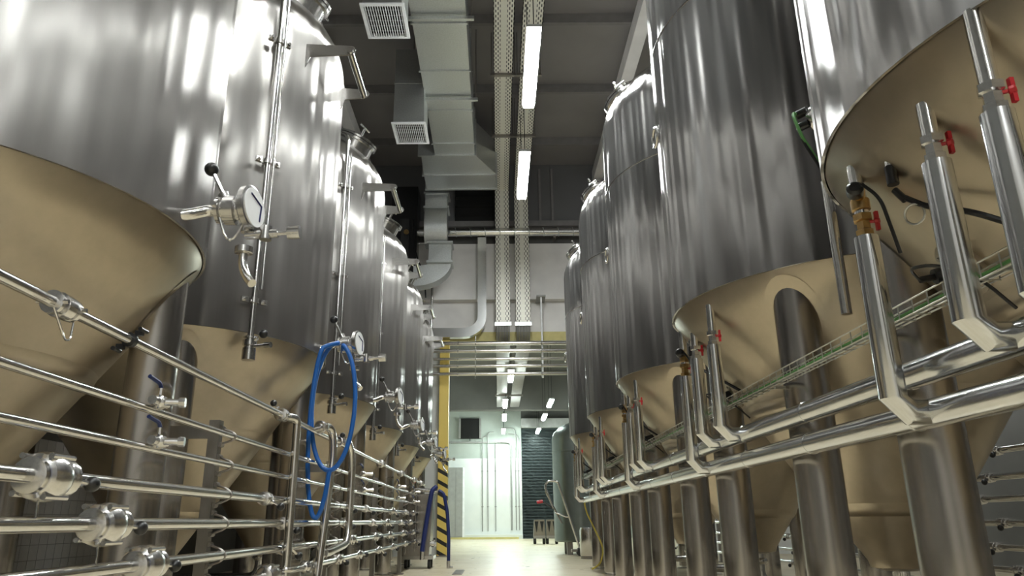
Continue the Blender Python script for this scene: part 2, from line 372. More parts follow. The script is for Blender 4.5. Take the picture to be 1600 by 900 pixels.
def make_tank(side, label, group, loc):
    """side +1: aisle towards +X (left row); -1: aisle towards -X (right row)"""
    sm = 'shell_brushed' if side > 0 else 'shell_bright'
    t = thing('fermentation_tank', loc, label, 'tank', group)
    prof = [(TR - .012, ZR + .02), (TR - .012, ZR - .012), (TR, ZR - .012), (TR, ZR + .04), (TR, 3.0), (TR, 4.2), (TR, 5.1), (TR - .012, 5.2), (TR - .045, 5.31), (TR - .11, 5.43), (TR - .22, 5.55),
            (TR - .42, 5.72), (.6, 5.88), (.3, 5.98), (.0001, 6.0)]
    MB().lathe(prof, 160, caps=False).build('shell', sm, t, angle=50)
    cp = [(TR - .013, ZR + .015), (TR - .02, ZR - .02)]
    for i in range(1, 13): r = TR - .02 + (0.18 - TR + .02) * i / 12; cp.append((r, zc(r)))
    cp += [(.17, zc(.18) - .04), (.09, zc(.18) - .06)]
    co = MB().lathe(cp, 128).build('cone', 'cone', t, angle=50)
    jb = MB()
    for r in (.80, .38): jb.lathe([(r + .03, zc(r + .03) + .005), (r + .012, zc(r + .012) - .014), (r - .012, zc(r - .012) - .014), (r - .03, zc(r - .03) + .005)], 96, caps=False)
    jb.build('jacket_seam', 'cone', co)
    if side < 0: MB().lathe([(TR - .004, 4.33), (TR + .004, 4.337), (TR + .004, 4.346), (TR - .004, 4.353)], 128, caps=False).build('weld_seam', 'fitting', t)
    base = 45 if side < 0 else 25
    lr = 1.072
    for k in range(4):
        a = math.radians(base + 90 * k) if side < 0 else math.radians(-90 + base + 90 * k)
        lx, ly = lr * math.cos(a), lr * math.sin(a)
        lg = leg_mesh(lx, ly).build('leg', 'leg', t)
        MB().lathe([(.17, 0), (.17, .02), (.09, .025), (.09, .07)], 20, (lx, ly, 0)).build('foot_plate', 'fitting', lg)
        pad_mesh(lx, ly).build('weld_pad', 'cone', lg)
    # bottom outlet bent towards the aisle
    MB().tube([(0, 0, zc(.18) - .05), (0, 0, .2), (side * -.9, 0, .2)], .05, 14, .14).build('outlet_pipe', 'pipe', t)
    clamp(t, (0, 0, .42), (0, 0, 1), .055, 'outlet_clamp')
    # manway on the shoulder
    n = Vector(pol(1, 70 if side > 0 else 200, 0)); n = (n * .75 + Vector((0, 0, 1)) * 1.0).normalized()
    c = Vector(pol(.92, -18 if side > 0 else 162, 5.62)); n = Vector((c.x * .6, c.y * .6, 1)).normalized()
    mw = MB().lathe([(.24, -.06), (.24, .1), (.27, .1), (.27, .13), (.24, .14)], 28, c, tuple(n)).build('manway', 'fitting', t)
    MB().lathe([(.27, .14), (.27, .165), (.2, .19), (.06, .2), (.0001, .2)], 28, c, tuple(n)).build('hatch_lid', 'pipe', mw)
    f = frame(c, n)
    MB().cyl(f @ Vector((0, 0, .2)), f @ Vector((0, 0, .34)), .02, 8).cyl(f @ Vector((-.12, 0, .34)), f @ Vector((.12, 0, .34)), .013, 8).build('hatch_screw', 'fitting', mw)
    MB().tube([f @ Vector((.2, .06, .14)), f @ Vector((.34, .06, .14)), f @ Vector((.34, -.06, .14)), f @ Vector((.2, -.06, .14))], .01, 6).build('hatch_handle', 'fitting', mw)
    MB().tube([f @ Vector((-.06, .2, .14)), f @ Vector((-.06, .34, .12)), f @ Vector((.06, .34, .12)), f @ Vector((.06, .2, .14))], .01, 6).build('hatch_handle', 'fitting', mw)
    if side > 0:
        # ladder bar on two plates, towards the aisle near the top
        for yy, nm in ((-.64, 'ladder_plate'), (.07, 'ladder_plate')):
            xs = math.sqrt(TR * TR - yy * yy)
            pl = MB().prism([(xs - .25, -.05), (xs - .02, -.22), (xs + .04, -.06), (1.5, -.045), (1.535, -.02), (1.545, .01), (1.53, .04), (1.49, .05), (xs + .02, .07), (xs - .25, .06)], (0, yy, 4.88), (0, -1, 0), .014, (0, 0, 1))
            o = pl.build(nm, 'fitting', t, smooth=False)
        MB().cyl((1.49, -.66, 4.88), (1.49, .09, 4.88), .032, 14).build('ladder_bar', 'pipe', t)
        # vertical wash pipe on the near side of the shell
        bx_, by_ = pol(1.345, -45, 0)[:2]
        vp = MB().tube([(bx_, by_, 2.12), (bx_, by_, 5.45), (bx_ * .8, by_ * .8, 5.62)], .026, 14, .1).build('wash_pipe', 'pipe', t)
        MB().tube([(bx_ + .06, by_ - .03, 2.5), (bx_ + .06, by_ - .03, 5.2)], .012, 10).build('vent_pipe', 'pipe', t)
        for z in (2.42, 3.6, 4.75):
            cb = MB().lathe([(.03, -.02), (.04, -.02), (.04, .02), (.03, .02)], 16, (bx_, by_, z)).box((bx_ * .975, by_ * .975, z), (.07, .03, .03), Matrix.Rotation(math.radians(-45), 3, 'Z'))
            for s in (-1, 1):
                q = Vector((bx_ + s * .055, by_ + s * .055, z)); cb.box(q, (.05, .03, .04), Matrix.Rotation(math.radians(45), 3, 'Z')); cb.cyl(q + Vector((.03, -.03, 0)), q + Vector((-.02, .02, 0)), .014, 8)
            cb.build('pipe_bracket', 'fitting', vp)
        v = valve(t, (bx_, by_, 2.09), (0, 0, 1), .042, .1, 'lower_valve', (.11, -.04, .06), .034)
        MB().cyl((bx_, by_, 1.96), (bx_, by_, 2.04), .05, 16).build('end_cap', 'fitting', vp)
        MB().cyl((bx_ + .03, by_ - .02, 2.06), (bx_ + .16, by_ - .06, 2.06), .014, 10).cyl((bx_ + .13, by_ - .05, 2.06), (bx_ + .18, by_ - .066, 2.06), .022, 12).build('drain_cock', 'fitting', vp)
        # sampling outlet facing the aisle just above the rim
        oz = ZR + .1
        op = MB().tube([(1.2, -.08, oz - .06), (1.28, -.06, oz - .05), (1.36, 0, oz), (1.42, 0, oz)], .03, 14, .06).build('outlet_stub', 'pipe', t)
        valve(t, (1.475, 0, oz), (1, 0, 0), .06, .14, 'outlet_valve', (-.12, -.01, .225), .036)
        gd = MB().lathe([(.04, 0), (.1, .0), (.115, .012), (.115, .04), (.1, .045), (.0001, .046)], 32, (1.555, -.02, oz), (1, -.18, .05)).build('gauge', 'fitting', t)
        gf = frame((1.555, -.02, oz), (1, -.18, .05))
        MB().lathe([(.1, .046), (.1, .05), (.0001, .05)], 32, (1.555, -.02, oz), (1, -.18, .05)).build('gauge_face', 'white', gd)
        gl = MB()
        for a_, b_ in (((-.045, .06), (.06, .03)), ((.06, .03), (.045, -.06))):
            A = gf @ Vector((a_[0], a_[1], .051)); B = gf @ Vector((b_[0], b_[1], .051)); gl.cyl(A, B, .005, 6)
        gl.build('gauge_print', 'gauge_line', gd)
        # sample tee, needle valve and curved spout under the gauge
        sp = MB().cyl((1.56, 0, oz - .12), (1.56, 0, oz - .05), .026, 12).cyl((1.56, 0, oz - .135), (1.72, 0, oz - .125), .022, 12).build('sample_tee', 'fitting', op)
        MB().cyl((1.66, 0, oz - .16), (1.66, 0, oz - .09), .03, 12).cyl((1.72, 0, oz - .125), (1.77, 0, oz - .122), .012, 10).cyl((1.77, 0, oz - .122), (1.83, 0, oz - .12), .034, 18).build('needle_valve', 'fitting', op)
        MB().lathe([(.03, 0), (.045, .005), (.045, .035), (.03, .04)], 16, (1.56, 0, oz - .235)).build('spout_union', 'fitting', op)
        MB().tube([(1.56, 0, oz - .2), (1.56, 0, oz - .3), (1.60, -.02, oz - .37), (1.63, -.04, oz - .40)], .022, 12, .06).build('sample_spout', 'pipe', op)
        ch = MB().tube([(1.44 + .13 * k / 8, -.05, oz - .06 - .12 * math.sin(PI * k / 8)) for k in range(9)], .006, 6); ch.build('chain', 'fitting', op)
    else:
        # pull ring and cable transmitter on the aisle side
        lug = MB().ring((-TR - .02, .12, 3.62), (1, 0, 0), .075, .014, 20, 8); lug.box((-TR - .005, .12, 3.69), (.03, .05, .05)); lug.build('pull_ring', 'fitting', t)
        d = Vector((-.88, .16, 0)).normalized(); r0 = .90; nn = Vector((d.x * KC, d.y * KC, -1)).normalized(); c = Vector((d.x * r0, d.y * r0, zc(r0)))
        sc = MB().lathe([(.11, -.01), (.11, .012), (.1, .016), (.0001, .016)], 28, c, tuple(nn)).build('sensor_cover', 'cone', t)
        f = frame(c, nn)
        for k in range(4): MB().cyl(f @ Vector((.085 * math.cos(k * PI / 2 + .6), .085 * math.sin(k * PI / 2 + .6), .014)), f @ Vector((.085 * math.cos(k * PI / 2 + .6), .085 * math.sin(k * PI / 2 + .6), .024)), .009, 6).build('bolt', 'dark_steel', sc)
        MB().cyl(f @ Vector((0, 0, .01)), f @ Vector((0, .03, .1)), .028, 12).cyl(f @ Vector((0, .03, .1)), f @ Vector((.01, .05, .15)), .012, 8).build('sensor_plug', 'black', sc)
        MB().tube([f @ Vector((.01, .05, .15)), f @ Vector((.05, .1, .17)), f @ Vector((.14, .06, .14)), f @ Vector((.17, -.06, .08)), f @ Vector((.12, -.2, .04))], .006, 6, .06).build('sensor_cable', 'black', sc)
        a = math.radians(133.5); tx, ty = 1.33 * math.cos(a), 1.33 * math.sin(a)
        bd = MB().lathe([(.07, 0), (.07, .07), (.06, .09), (.0001, .09)], 24, (tx * .955, ty * .955, 2.72), (tx, ty, -.2)).build('transmitter', 'fitting', t)
        MB().cyl((tx * 1.02 - .03, ty * 1.02 - .03, 2.75), (tx * 1.06 - .03, ty * 1.06 - .03, 2.745), .022, 12).cyl((tx * 1.02 - .03, ty * 1.02 - .03, 2.68), (tx * 1.06 - .03, ty * 1.06 - .03, 2.675), .022, 12).build('cable_gland', 'black', bd)
        MB().tube([(tx * 1.06 - .03, ty * 1.06 - .03, 2.75), (tx - .14, ty - .04, 2.72), (tx - .12, ty - .06, 2.58), (tx - .04, ty - .05, 2.42), (tx - .03, ty - .05, 2.3)], .008, 6, .05).build('green_cable', 'green', bd)
        MB().tube([(tx * 1.06 - .03, ty * 1.06 - .03, 2.68), (tx - .12, ty - .03, 2.64), (tx - .11, ty - .06, 2.54), (tx - .04, ty - .05, 2.4), (tx - .03, ty - .05, 2.3)], .008, 6, .05).build('black_cable', 'black', bd)
        MB().cyl((tx - .03, ty - .05, 1.68), (tx - .03, ty - .05, 2.34), .024, 14).build('cable_conduit', 'pipe', bd)
    return t
LY = [3.38, 6.3, 9.15, 11.95, 14.65, 17.25]
LN = ['nearest brushed steel fermentation tank of the left row, its tan cone filling the left edge', 'second fermentation tank of the left row, with the blue hose hung on its valve',
      'third tank from the camera in the left row', 'fourth tank from the camera in the left row', 'fifth tank from the camera in the left row', 'farthest tank of the left row, beside the yellow striped column']
tl = make_tank(1, LN[0], 'left row of fermentation tanks', (-2.806, LY[0], 0))
for yy, lb in zip(LY[1:], LN[1:]): dup(tl, (-2.806, yy, 0), lb)
for ch in list(tl.children):                                        # the nearest tank shows no wash pipe
    if ch.name.split('.')[0] in ('wash_pipe', 'vent_pipe', 'lower_valve'):
        for g in list(ch.children): bpy.data.objects.remove(g, do_unlink=True)
        bpy.data.objects.remove(ch, do_unlink=True)
RY = [2.258 + 2.643 * k for k in range(5)]
RN = ['nearest tank of the right row, its cone cut off by the right edge', 'second tank of the right row, tall shiny shell with a broad white reflection',
      'third tank of the right row, with a rounded shiny shoulder', 'fourth tank from the camera in the right row', 'farthest narrow-looking tank of the right row, beside the grey-green vessel']
tr_ = make_tank(-1, RN[0], 'right row of fermentation tanks', (2.526, RY[0], 0))
for yy, lb in zip(RY[1:], RN[1:]): dup(tr_, (2.526, yy, 0), lb)

# ------------------------------------------------------------------ lamps
def lamp(loc, L, label, group, mat='lamp', w=.2, wire=1.2):
    t = thing('tube_lamp', loc, label, 'lamp', group)
    MB().prism([(-w / 2, 0), (-w * .42, -.06), (w * .42, -.06), (w / 2, 0)], (0, 0, 0), (0, 1, 0), L, (0, 0, 1)).build('diffuser', mat, t, smooth=False)
    MB().bx(-w * .55, w * .55, -L / 2 - .02, L / 2 + .02, 0, .05).build('housing', 'cabinet', t, smooth=False)
    for s in (-1, 1): MB().cyl((0, s * L * .46, .04), (0, s * L * .46, wire), .008, 6).build('hanger_wire', 'black', t)
    return t
ln = {9.94: 'near big glowing tube lamp hanging above the aisle', 13.66: 'second glowing tube lamp above the aisle, before the end wall'}
for k in range(-4, 3):
    y0 = 9.94 + 3.72 * (k - 1)
    lamp((.57, y0, 7.6), 2.05, ln.get(round(y0, 2), 'tube lamp above the aisle out of view overhead or behind the camera'), 'aisle tube lamps', wire=2.0)
for k in range(6): lamp((5.3, -4.0 + 3.72 * k, 7.6), 2.05, 'added unseen lamp behind the right tank row, lighting the tank shells', 'added unseen lamps behind the right row', 'lamp_added', wire=3.0)  # row added out of view to put more bright bands on the shells
for x, nm in ((.3, 'left'), (1.98, 'right')):
    for yy, lb in zip((21.8, 27.2, 31.0, 35.9), ('nearest', 'second', 'third', 'farthest')):
        if nm == 'right' and lb == 'nearest': continue
        lamp((x + (.12 if yy < 25 else 0), yy, 5.0), 1.7, '%s lamp of the %s lamp line in the further hall' % (lb, nm), 'further hall lamps', 'lamp_far', .16, 2.4)

# ------------------------------------------------------------------ cable trays over the aisle
def tray(xc, label, wires):
    t = thing('cable_tray', (xc, 0, 0), label, 'cable tray', 'perforated cable trays')
    w = .19; z = 9.6; ye = YP - .45
    h = MB().bx(-w, w, YB + .1, ye, z, z + .012); h.bx(-w, -w + .012, YB + .1, ye, z, z + .09); h.bx(w - .012, w, YB + .1, ye, z, z + .09)
    h.build('tray_run', 'tray_y', t, smooth=False)
    d = MB().bx(-w, w, ye - .02, ye - .008, 5.75, z + .02); d.bx(-w, -w + .012, ye - .02, ye + .08, 5.75, z); d.bx(w - .012, w, ye - .02, ye + .08, 5.75, z)
    d.build('tray_drop', 'tray_z', t, smooth=False)
    MB().bx(-w - .03, w + .03, ye - .06, ye - .02, 5.68, 5.78).build('tray_clip', 'galv', t, smooth=False)
    y = -7.0
    while y < ye - 1:
        MB().bx(-w - .07, w + .07, y - .03, y + .03, z - .06, z).build('support_bar', 'dark_steel', t, smooth=False)
        for s in (-1, 1): MB().cyl((s * (w + .05), y, z), (s * (w + .05), y, ZC), .008, 6).build('drop_rod', 'dark_steel', t)
        y += 2.5
    f = MB().bx(-w, w, YP - .4, 29.5, 5.2, 5.212); f.bx(-w, -w + .012, YP - .4, 29.5, 5.2, 5.29); f.bx(w - .012, w, YP - .4, 29.5, 5.2, 5.29)
    f.build('tray_run_beyond', 'purlin', t, smooth=False)
    for k in range(9):                                              # cables falling from the drop into the lower run
        x = -w * .85 + 2 * w * .85 * k / 8
        MB().tube([(x, ye - .005, 5.85), (x, ye + .01, 5.5), (x, YP + .1, 5.23), (x, YP + 4, 5.23)], .016, 6, .2).build('cable', 'cabinet', t)
    for yy in (22.5, 26.5): MB().bx(-w - .05, w + .05, yy - .03, yy + .03, 5.14, 5.2).build('support_bar', 'dark_steel', t, smooth=False); MB().cyl((0, yy, 5.2), (0, yy, 7.4), .01, 6).build('drop_rod', 'dark_steel', t)
    return t
tray(.17, 'left of the two perforated cable trays under the roof', 0)
tray(.70, 'right of the two perforated cable trays, above the tube lamps', 0)

# ------------------------------------------------------------------ air duct
d = thing('air_duct', (0, 0, 0), 'wide galvanised air duct along the roof left of the cable trays', 'duct')
x0, x1, z0, z1 = -1.42, -.49, 9.0, 9.9
MB().bx(x0, x1, YB + .1, 15.35, z0, z1).build('duct_run', 'galv', d, smooth=False)
for k in range(17):
    yy = -7.6 + 1.4 * k
    if yy < 15.2: MB().bx(x0 - .03, x1 + .03, yy - .02, yy + .02, z0 - .03, z1 + .03).build('flange', 'galv', d, smooth=False)
for yy in (2.6, 7.6, 10.4, 12.9):
    MB().bx(x0 - .3, x1 + .14, yy - .03, yy + .03, z0 - .1, z0 - .04).build('hanger_bar', 'galv', d, smooth=False)
    for s in (x0 - .25, x1 + .1): MB().cyl((s, yy, z0 - .1), (s, yy, ZC), .01, 6).build('drop_rod', 'dark_steel', d)
# flare and plenum at the end
q = MB(); q.add([(x0 - .32, 15.35, z0), (x1, 15.35, z0), (x1, 15.35, z1), (x0 - .32, 15.35, z1), (x0 - .36, 16.35, z0), (.0, 16.35, z0), (.0, 16.35, z1), (x0 - .36, 16.35, z1)],
                [(0, 4, 5, 1), (1, 5, 6, 2), (2, 6, 7, 3), (3, 7, 4, 0), (0, 1, 2, 3), (4, 7, 6, 5)])
q.build('flare', 'galv', d, smooth=False)
MB().bx(x0 - .36, 0, 16.35, 17.2, z0, z1).build('plenum', 'galv', d, smooth=False)
for yy in (15.35, 16.38, 17.18): MB().bx(x0 - .4, (x1 if yy < 16 else 0) + .04, yy - .025, yy + .025, z0 - .04, z1 + .04).build('flange', 'galv', d, smooth=False)
# supply drops with grilles
slat = MB().box((0, 0, 0), (.009, .74, .022), Matrix.Rotation(.12, 3, 'Y')).mesh('slat', 'white')
for i, yc_ in enumerate((9.53, 12.96)):
    t = thing('duct_grille_drop', (-1.69, yc_, 8.2), ('nearest' if i == 0 else 'second') + ' square duct outlet with a slatted grille hanging left of the air duct', 'duct outlet', 'duct outlets with grilles')
    MB().add([(-.3, -.38, .02), (.3, -.38, .02), (.3, .38, .02), (-.3, .38, .02), (-.3, -.38, 1.7), (.27, -.38, 1.7), (.27, .38, 1.7), (-.3, .38, 1.7)],
             [(0, 1, 5, 4), (1, 2, 6, 5), (2, 3, 7, 6), (3, 0, 4, 7), (4, 5, 6, 7)]).build('drop_box', 'galv', t, smooth=False)
    MB().bx(-.31, .31, -.39, .39, .9, .94).build('flange', 'galv', t, smooth=False)
    MB().bx(-.29, .29, -.37, .37, .06, .08).build('grille_backing', 'void', t, smooth=False)
    g = MB()
    g.bx(-.335, -.285, -.41, .41, -.012, .02); g.bx(.285, .335, -.41, .41, -.012, .02); g.bx(-.285, .285, -.41, -.365, -.012, .02); g.bx(-.285, .285, .365, .41, -.012, .02)
    go = g.build('grille', 'white', t, smooth=False)
    for k in range(15): put('slat', slat, go, (-.265 + .0379 * k, 0, .005))
    for k in range(1, 6): MB().bx(-.285, .285, -.37 + .123 * k - .004, -.37 + .123 * k + .004, .012, .02).build('cross_bar', 'cabinet', go, smooth=False)
# duct dropping in front of the end wall
t = thing('wall_duct', (-1.55, 17.65, 0), 'small square duct dropping from the plenum with a bulged elbow', 'duct')
MB().bx(-.29, .29, -.2, .2, 8.6, 9.02).build('duct_section', 'galv', t, smooth=False)
el = MB()
pr = [(-.2, 8.6), (-.32, 8.35), (-.36, 8.1), (-.3, 7.85), (-.12, 7.62), (.28, 7.62), (.2, 8.0), (.2, 8.6)]
n = len(pr); el.add([(-.29, a, z) for a, z in pr] + [(.29, a, z) for a, z in pr], [tuple(range(n)), tuple(range(2 * n - 1, n - 1, -1))] + [(i, n + i, n + (i + 1) % n, (i + 1) % n) for i in range(n)])
el.build('duct_elbow', 'galv', t, angle=40)
MB().bx(-.18, .4, -.1, .3, 7.1, 7.62).build('duct_section', 'galv', t, smooth=False)
bend = MB(); pts = []
for k in range(9):
    a = PI / 2 * k / 8; pts.append((-.78 + .96 * math.cos(a) + .22, 7.1 - .62 * math.sin(a)))
inner = [(-.78 + .38 * math.cos(PI / 2 * k / 8) + .22, 7.1 - .08 * math.sin(PI / 2 * k / 8)) for k in range(8, -1, -1)]
pr = pts + inner; n = len(pr)
bend.add([(a, -.1, z) for a, z in pr] + [(a, .3, z) for a, z in pr], [tuple(range(n)), tuple(range(2 * n - 1, n - 1, -1))] + [(i, n + i, n + (i + 1) % n, (i + 1) % n) for i in range(n)])
bend.build('duct_bend', 'galv', t, angle=40)
for z in (9.0, 8.6, 7.62, 7.1): MB().bx(-.33 if z > 8 else -.22, .33 if z > 8 else .44, -.24, .33, z - .025, z + .025).build('flange', 'galv', t, smooth=False)
# black louvre opening on the end wall behind the duct
o = MB().bx(-1.15, -.05, YP - .06, YP, 8.8, 10.0); lv = thing('dark_louvre', (0, 0, 0), 'black louvred opening high on the end wall beside the square duct', 'vent')
o.build('opening', 'void', lv, smooth=False)
MB().bx(-1.2, 0, YP - .08, YP, 8.76, 8.82).build('sill', 'purlin', lv, smooth=False)
for k in range(4): MB().box((-.6, YP - .09, 8.98 + .27 * k), (1.06, .12, .012), Matrix.Rotation(-.6, 3, 'X')).build('blade', 'void', lv, smooth=False)
# flat duct on the end wall bending to the left
t = thing('flat_wall_duct', (0, YP - .33, 0), 'narrow shiny duct running down the end wall and bending left', 'duct')
MB().bx(-.5, -.27, -.1, .1, 5.95, 8.2).build('duct_section', 'clad', t, smooth=False)
pr = [(-.27 - .62 + .62 * math.cos(PI / 2 * k / 8), 5.95 - .55 * math.sin(PI / 2 * k / 8)) for k in range(9)] + [(-.27 - .62 + .39 * math.cos(PI / 2 * k / 8), 5.95 - .3 * math.sin(PI / 2 * k / 8)) for k in range(8, -1, -1)]
n = len(pr); MB().add([(a, -.1, z) for a, z in pr] + [(a, .1, z) for a, z in pr], [tuple(range(n)), tuple(range(2 * n - 1, n - 1, -1))] + [(i, n + i, n + (i + 1) % n, (i + 1) % n) for i in range(n)]).build('duct_bend', 'clad', t, angle=40)
MB().bx(-1.75, -.89, -.1, .1, 5.4, 5.65).build('duct_section', 'clad', t, smooth=False)
# lagged pipe across the end wall
t = thing('lagged_pipe', (0, YP - .42, 8.35), 'foil lagged pipe crossing the end wall under the louvre', 'pipe')
MB().cyl((-4.2, 0, 0), (8.3, 0, 0), .12, 20).build('lagging', 'clad', t)
for k in range(30): MB().lathe([(.12, -.012), (.128, -.008), (.128, .008), (.12, .012)], 20, (-3.9 + .4 * k, 0, 0), (1, 0, .15)).build('band', 'galv', t)
for x in (-3, 1.6, 5): MB().bx(x - .03, x + .03, 0, .3, -.16, -.1).build('bracket', 'dark_steel', t, smooth=False)

# ------------------------------------------------------------------ pipes crossing the opening
for i, (z, yy, r) in enumerate(((5.2, 18.45, .055), (4.99, 18.4, .055), (4.8, 18.5, .04), (4.6, 18.42, .045), (4.4, 18.45, .045))):
    t = thing('crossing_pipe', (0, yy, z), ['topmost', 'second from top', 'middle, thinner', 'fourth from top', 'lowest'][i] + ' steel pipe crossing the passage opening', 'pipe', 'pipes crossing the opening')
    MB().cyl((-1.75, 0, 0), (4.5, 0, 0), r, 16).build('pipe', 'pipe', t)
    for x in (-1.0, -.55, 1.15): MB().ring((x, 0, 0), (1, 0, 0), r * 1.12, .012, 16, 6).build('pipe_clip', 'fitting', t)
t = thing('pipe_hanger', (1.18, 18.52, 0), 'white hanger rod holding the crossing pipes from the beam', 'hanger')
MB().cyl((0, 0, 4.3), (0, 0, 6.5), .025, 10).build('rod', 'white', t)
MB().bx(-.12, .12, -.08, .6, 6.46, 6.5).build('top_plate', 'cabinet', t, smooth=False)
t = thing('pipe_hanger', (-.55, 18.52, 0), 'thin steel rods clipped on the crossing pipes near the flat duct', 'hanger')
MB().cyl((0, 0, 4.3), (0, 0, 5.42), .014, 8).build('rod', 'fitting', t)

# ------------------------------------------------------------------ left pipe manifold
RX = -1.5
PZ = [1.518, 1.271, 1.111, .952, .80, .636, .476]
PR = [.021, .017, .017, .026, .026, .026, .024]
PN = ['topmost thin pipe of the left pipe manifold, crossing the tan tank cones', 'second pipe from the top of the left manifold, with a blue-levered ball valve', 'third pipe from the top of the left manifold, with the lower blue-levered ball valve',
      'fourth pipe down the left manifold, with a big clamped valve at the left edge', 'fifth pipe down the left manifold, running level across the picture', 'sixth pipe down the left manifold, sloping up towards the passage', 'lowest pipe of the left manifold']
def ball_valve(parent, p, lever='bluelever'):
    p = Vector(p)
    b_ = MB().cyl(p + Vector((.0, -.07, .0)), p + Vector((0, .07, .0)), .02, 10).lathe([(.018, -.03), (.032, -.02), (.032, .02), (.018, .03)], 8, p, (0, 1, 0)).cyl(p + Vector((0, 0, .02)), p + Vector((0, 0, .06)), .012, 8)
    b_.cyl(p + Vector((.02, .0, 0)), p + Vector((.08, .015, 0)), .016, 10).cyl(p + Vector((.08, .015, 0)), p + Vector((.105, .02, 0)), .022, 8)
    o = b_.build('ball_valve', 'fitting', parent)
    MB().tube([p + Vector((0, 0, .06)), p + Vector((0, -.02, .08)), p + Vector((-.01, -.1, .095))], .009, 8, .02, rs=None).build('lever', lever, o)
    return o
def big_valve(parent, p, r, ball_off):
    p = Vector(p)
    prof = [(r * .9, -.1), (r * 1.25, -.095), (r * 1.25, -.07), (r * 1.55, -.06), (r * 1.75, -.02), (r * 1.75, .02), (r * 1.5, .05), (r * 1.2, .075), (r * 1.35, .09), (r * 1.35, .11), (r, .13)]
    mb = MB().lathe(prof, 18, p, (0, 1, 0))
    for a in (.9, 2.2, 3.9, 5.3):
        q = p + Vector((math.cos(a) * r * 1.7, 0, math.sin(a) * r * 1.7)); mb.cyl(q - Vector((0, .07, 0)), q + Vector((0, .06, 0)), r * .22, 8)
    o = mb.build('process_valve', 'fitting', parent)
    MB().lathe([(r * 1.2, -.069), (r * 1.29, -.069), (r * 1.29, -.066), (r * 1.2, -.065)], 18, p, (0, 1, 0)).build('gasket', 'blue_gasket', o)
    h = p + Vector(ball_off)
    MB().cyl(p + Vector((.03, .03, 0)), h, .009, 8).build('handle_stem', 'fitting', o)
    MB().ball(h, .028).build('handle_ball', 'black', o)
    MB().tube([p + Vector((0, -.02, -r * 1.6)), p + Vector((.01, -.03, -.12)), p + Vector((.0, -.02, -.17))], .004, 5).build('drip_chain', 'fitting', o)
    return o
pipes = []
for i, (z, r) in enumerate(zip(PZ, PR)):
    t = thing('manifold_pipe', (RX, 0, z), PN[i], 'pipe', 'pipes of the left manifold'); pipes.append(t)
    MB().cyl((0, .3, 0), (0, 15.6, 0), r, 16).build('pipe', 'pipe', t)
    if i == 0:
        valve(t, (0, 2.42, 0), (0, 1, 0), .036, .13, 'union')
        for yy in (9.6, 11.6, 13.4, 14.6): clamp(t, (0, yy, 0), (0, 1, 0), .036, 'union')
        valve(t, (0, 5.12, 0), (0, 1, 0), .038, .1, 'manifold_valve', (-.06, -.02, .08), .024)
        valve(t, (0, 6.9, .0), (0, 1, 0), .036, .1, 'manifold_valve', (.07, -.06, .05), .026)
        MB().tube([(.03, 2.33, -.03), (.05, 2.36, -.1), (.03, 2.42, -.12), (.0, 2.5, -.1), (-.01, 2.52, -.03)], .004, 6, .03).build('drip_chain', 'fitting', t)
    elif i in (1, 2):
        for yy in ((3.18, 3.22)[i - 1], 8.1 + .1 * i, 11.2, 13.3): ball_valve(t, (.03, yy, .035 if i == 1 else .03))
        for yy in (5.9, 8.9): MB().lathe([(r, -.03), (r * 1.35, -.03), (r * 1.35, .03), (r, .03)], 14, (0, yy, 0), (0, 1, 0)).build('sleeve', 'clad', t)
    else:
        ys = {3: (2.50, 4.9, 7.6, 8.62, 10.8, 12.3, 13.5, 14.6), 4: (2.92, 5.35, 7.55, 9.1, 10.3, 11.8, 13.1, 14.4), 5: (3.3, 5.45, 7.9, 9.4, 10.6, 12.1, 13.6), 6: (5.1, 6.1, 7.3, 8.35, 9.7, 11, 12.5, 13.9)}[i]
        for k, yy in enumerate(ys):
            if k % 2 == 0 or i >= 5: big_valve(t, (0, yy, 0), r * (1.8 if k < 1 else 1.15), ((.05, .2, -.015), (.07, .12, -.06), (.06, .1, -.04))[k % 3])
            else: valve(t, (0, yy, 0), (0, 1, 0), r * 1.35, .12, 'manifold_valve', (.09, .05, -.05), .026)
# manifold posts
def post(yy, label, arm):
    t = thing('manifold_post', (RX - .1, yy, 0), label, 'post', 'posts of the left manifold')
    MB().bx(-.03, .03, -.03, .03, 0.02, 1.36).build('upright', 'dark_steel', t, smooth=False)
    MB().bx(-.07, .07, -.07, .07, 0, .02).build('foot_plate', 'dark_steel', t, smooth=False)
    if arm: MB().bx(-.45, -.03, -.022, .022, 1.26, 1.33).build('arm', 'dark_steel', t, smooth=False)
    for z, r in zip(PZ[1:], PR[1:]):
        c = MB(); c.tube([(.03, 0, z + r + .028), (.1, 0, z + r + .006), (.1 + r + .006, 0, z), (.1, 0, z - r - .006), (.03, 0, z - r - .028)], .007, 6, .02)
        for s in (-1, 1): c.cyl((.035, -.02, z + s * (r + .03)), (.035, .03, z + s * (r + .03)), .013, 8)
        c.build('pipe_clamp', 'dark_steel', t)
    return t
for yy, lb, arm in ((4.2, 'dull square manifold post with a side arm below the second tank cone', 1), (7.15, 'manifold post behind the two bent pipes', 1), (9.9, 'manifold post below the fourth tank of the left row', 0), (12.6, 'manifold post near the trolley', 0)): post(yy, lb, arm)
t = thing('pipe_strap', (RX, 2.91, PZ[0]), 'small black pipe strap bolted on the topmost manifold pipe', 'clamp')
MB().lathe([(.022, -.012), (.03, -.012), (.03, .012), (.022, .012)], 16, (0, 0, 0), (0, 1, 0)).build('band', 'black', t)
for s in (-1, 1): MB().box((s * .035, 0, s * .028), (.03, .02, .02)).cyl((s * .05, -.03, s * .04), (s * .05, .03, s * .04), .009, 8).build('bolt', 'black', t)
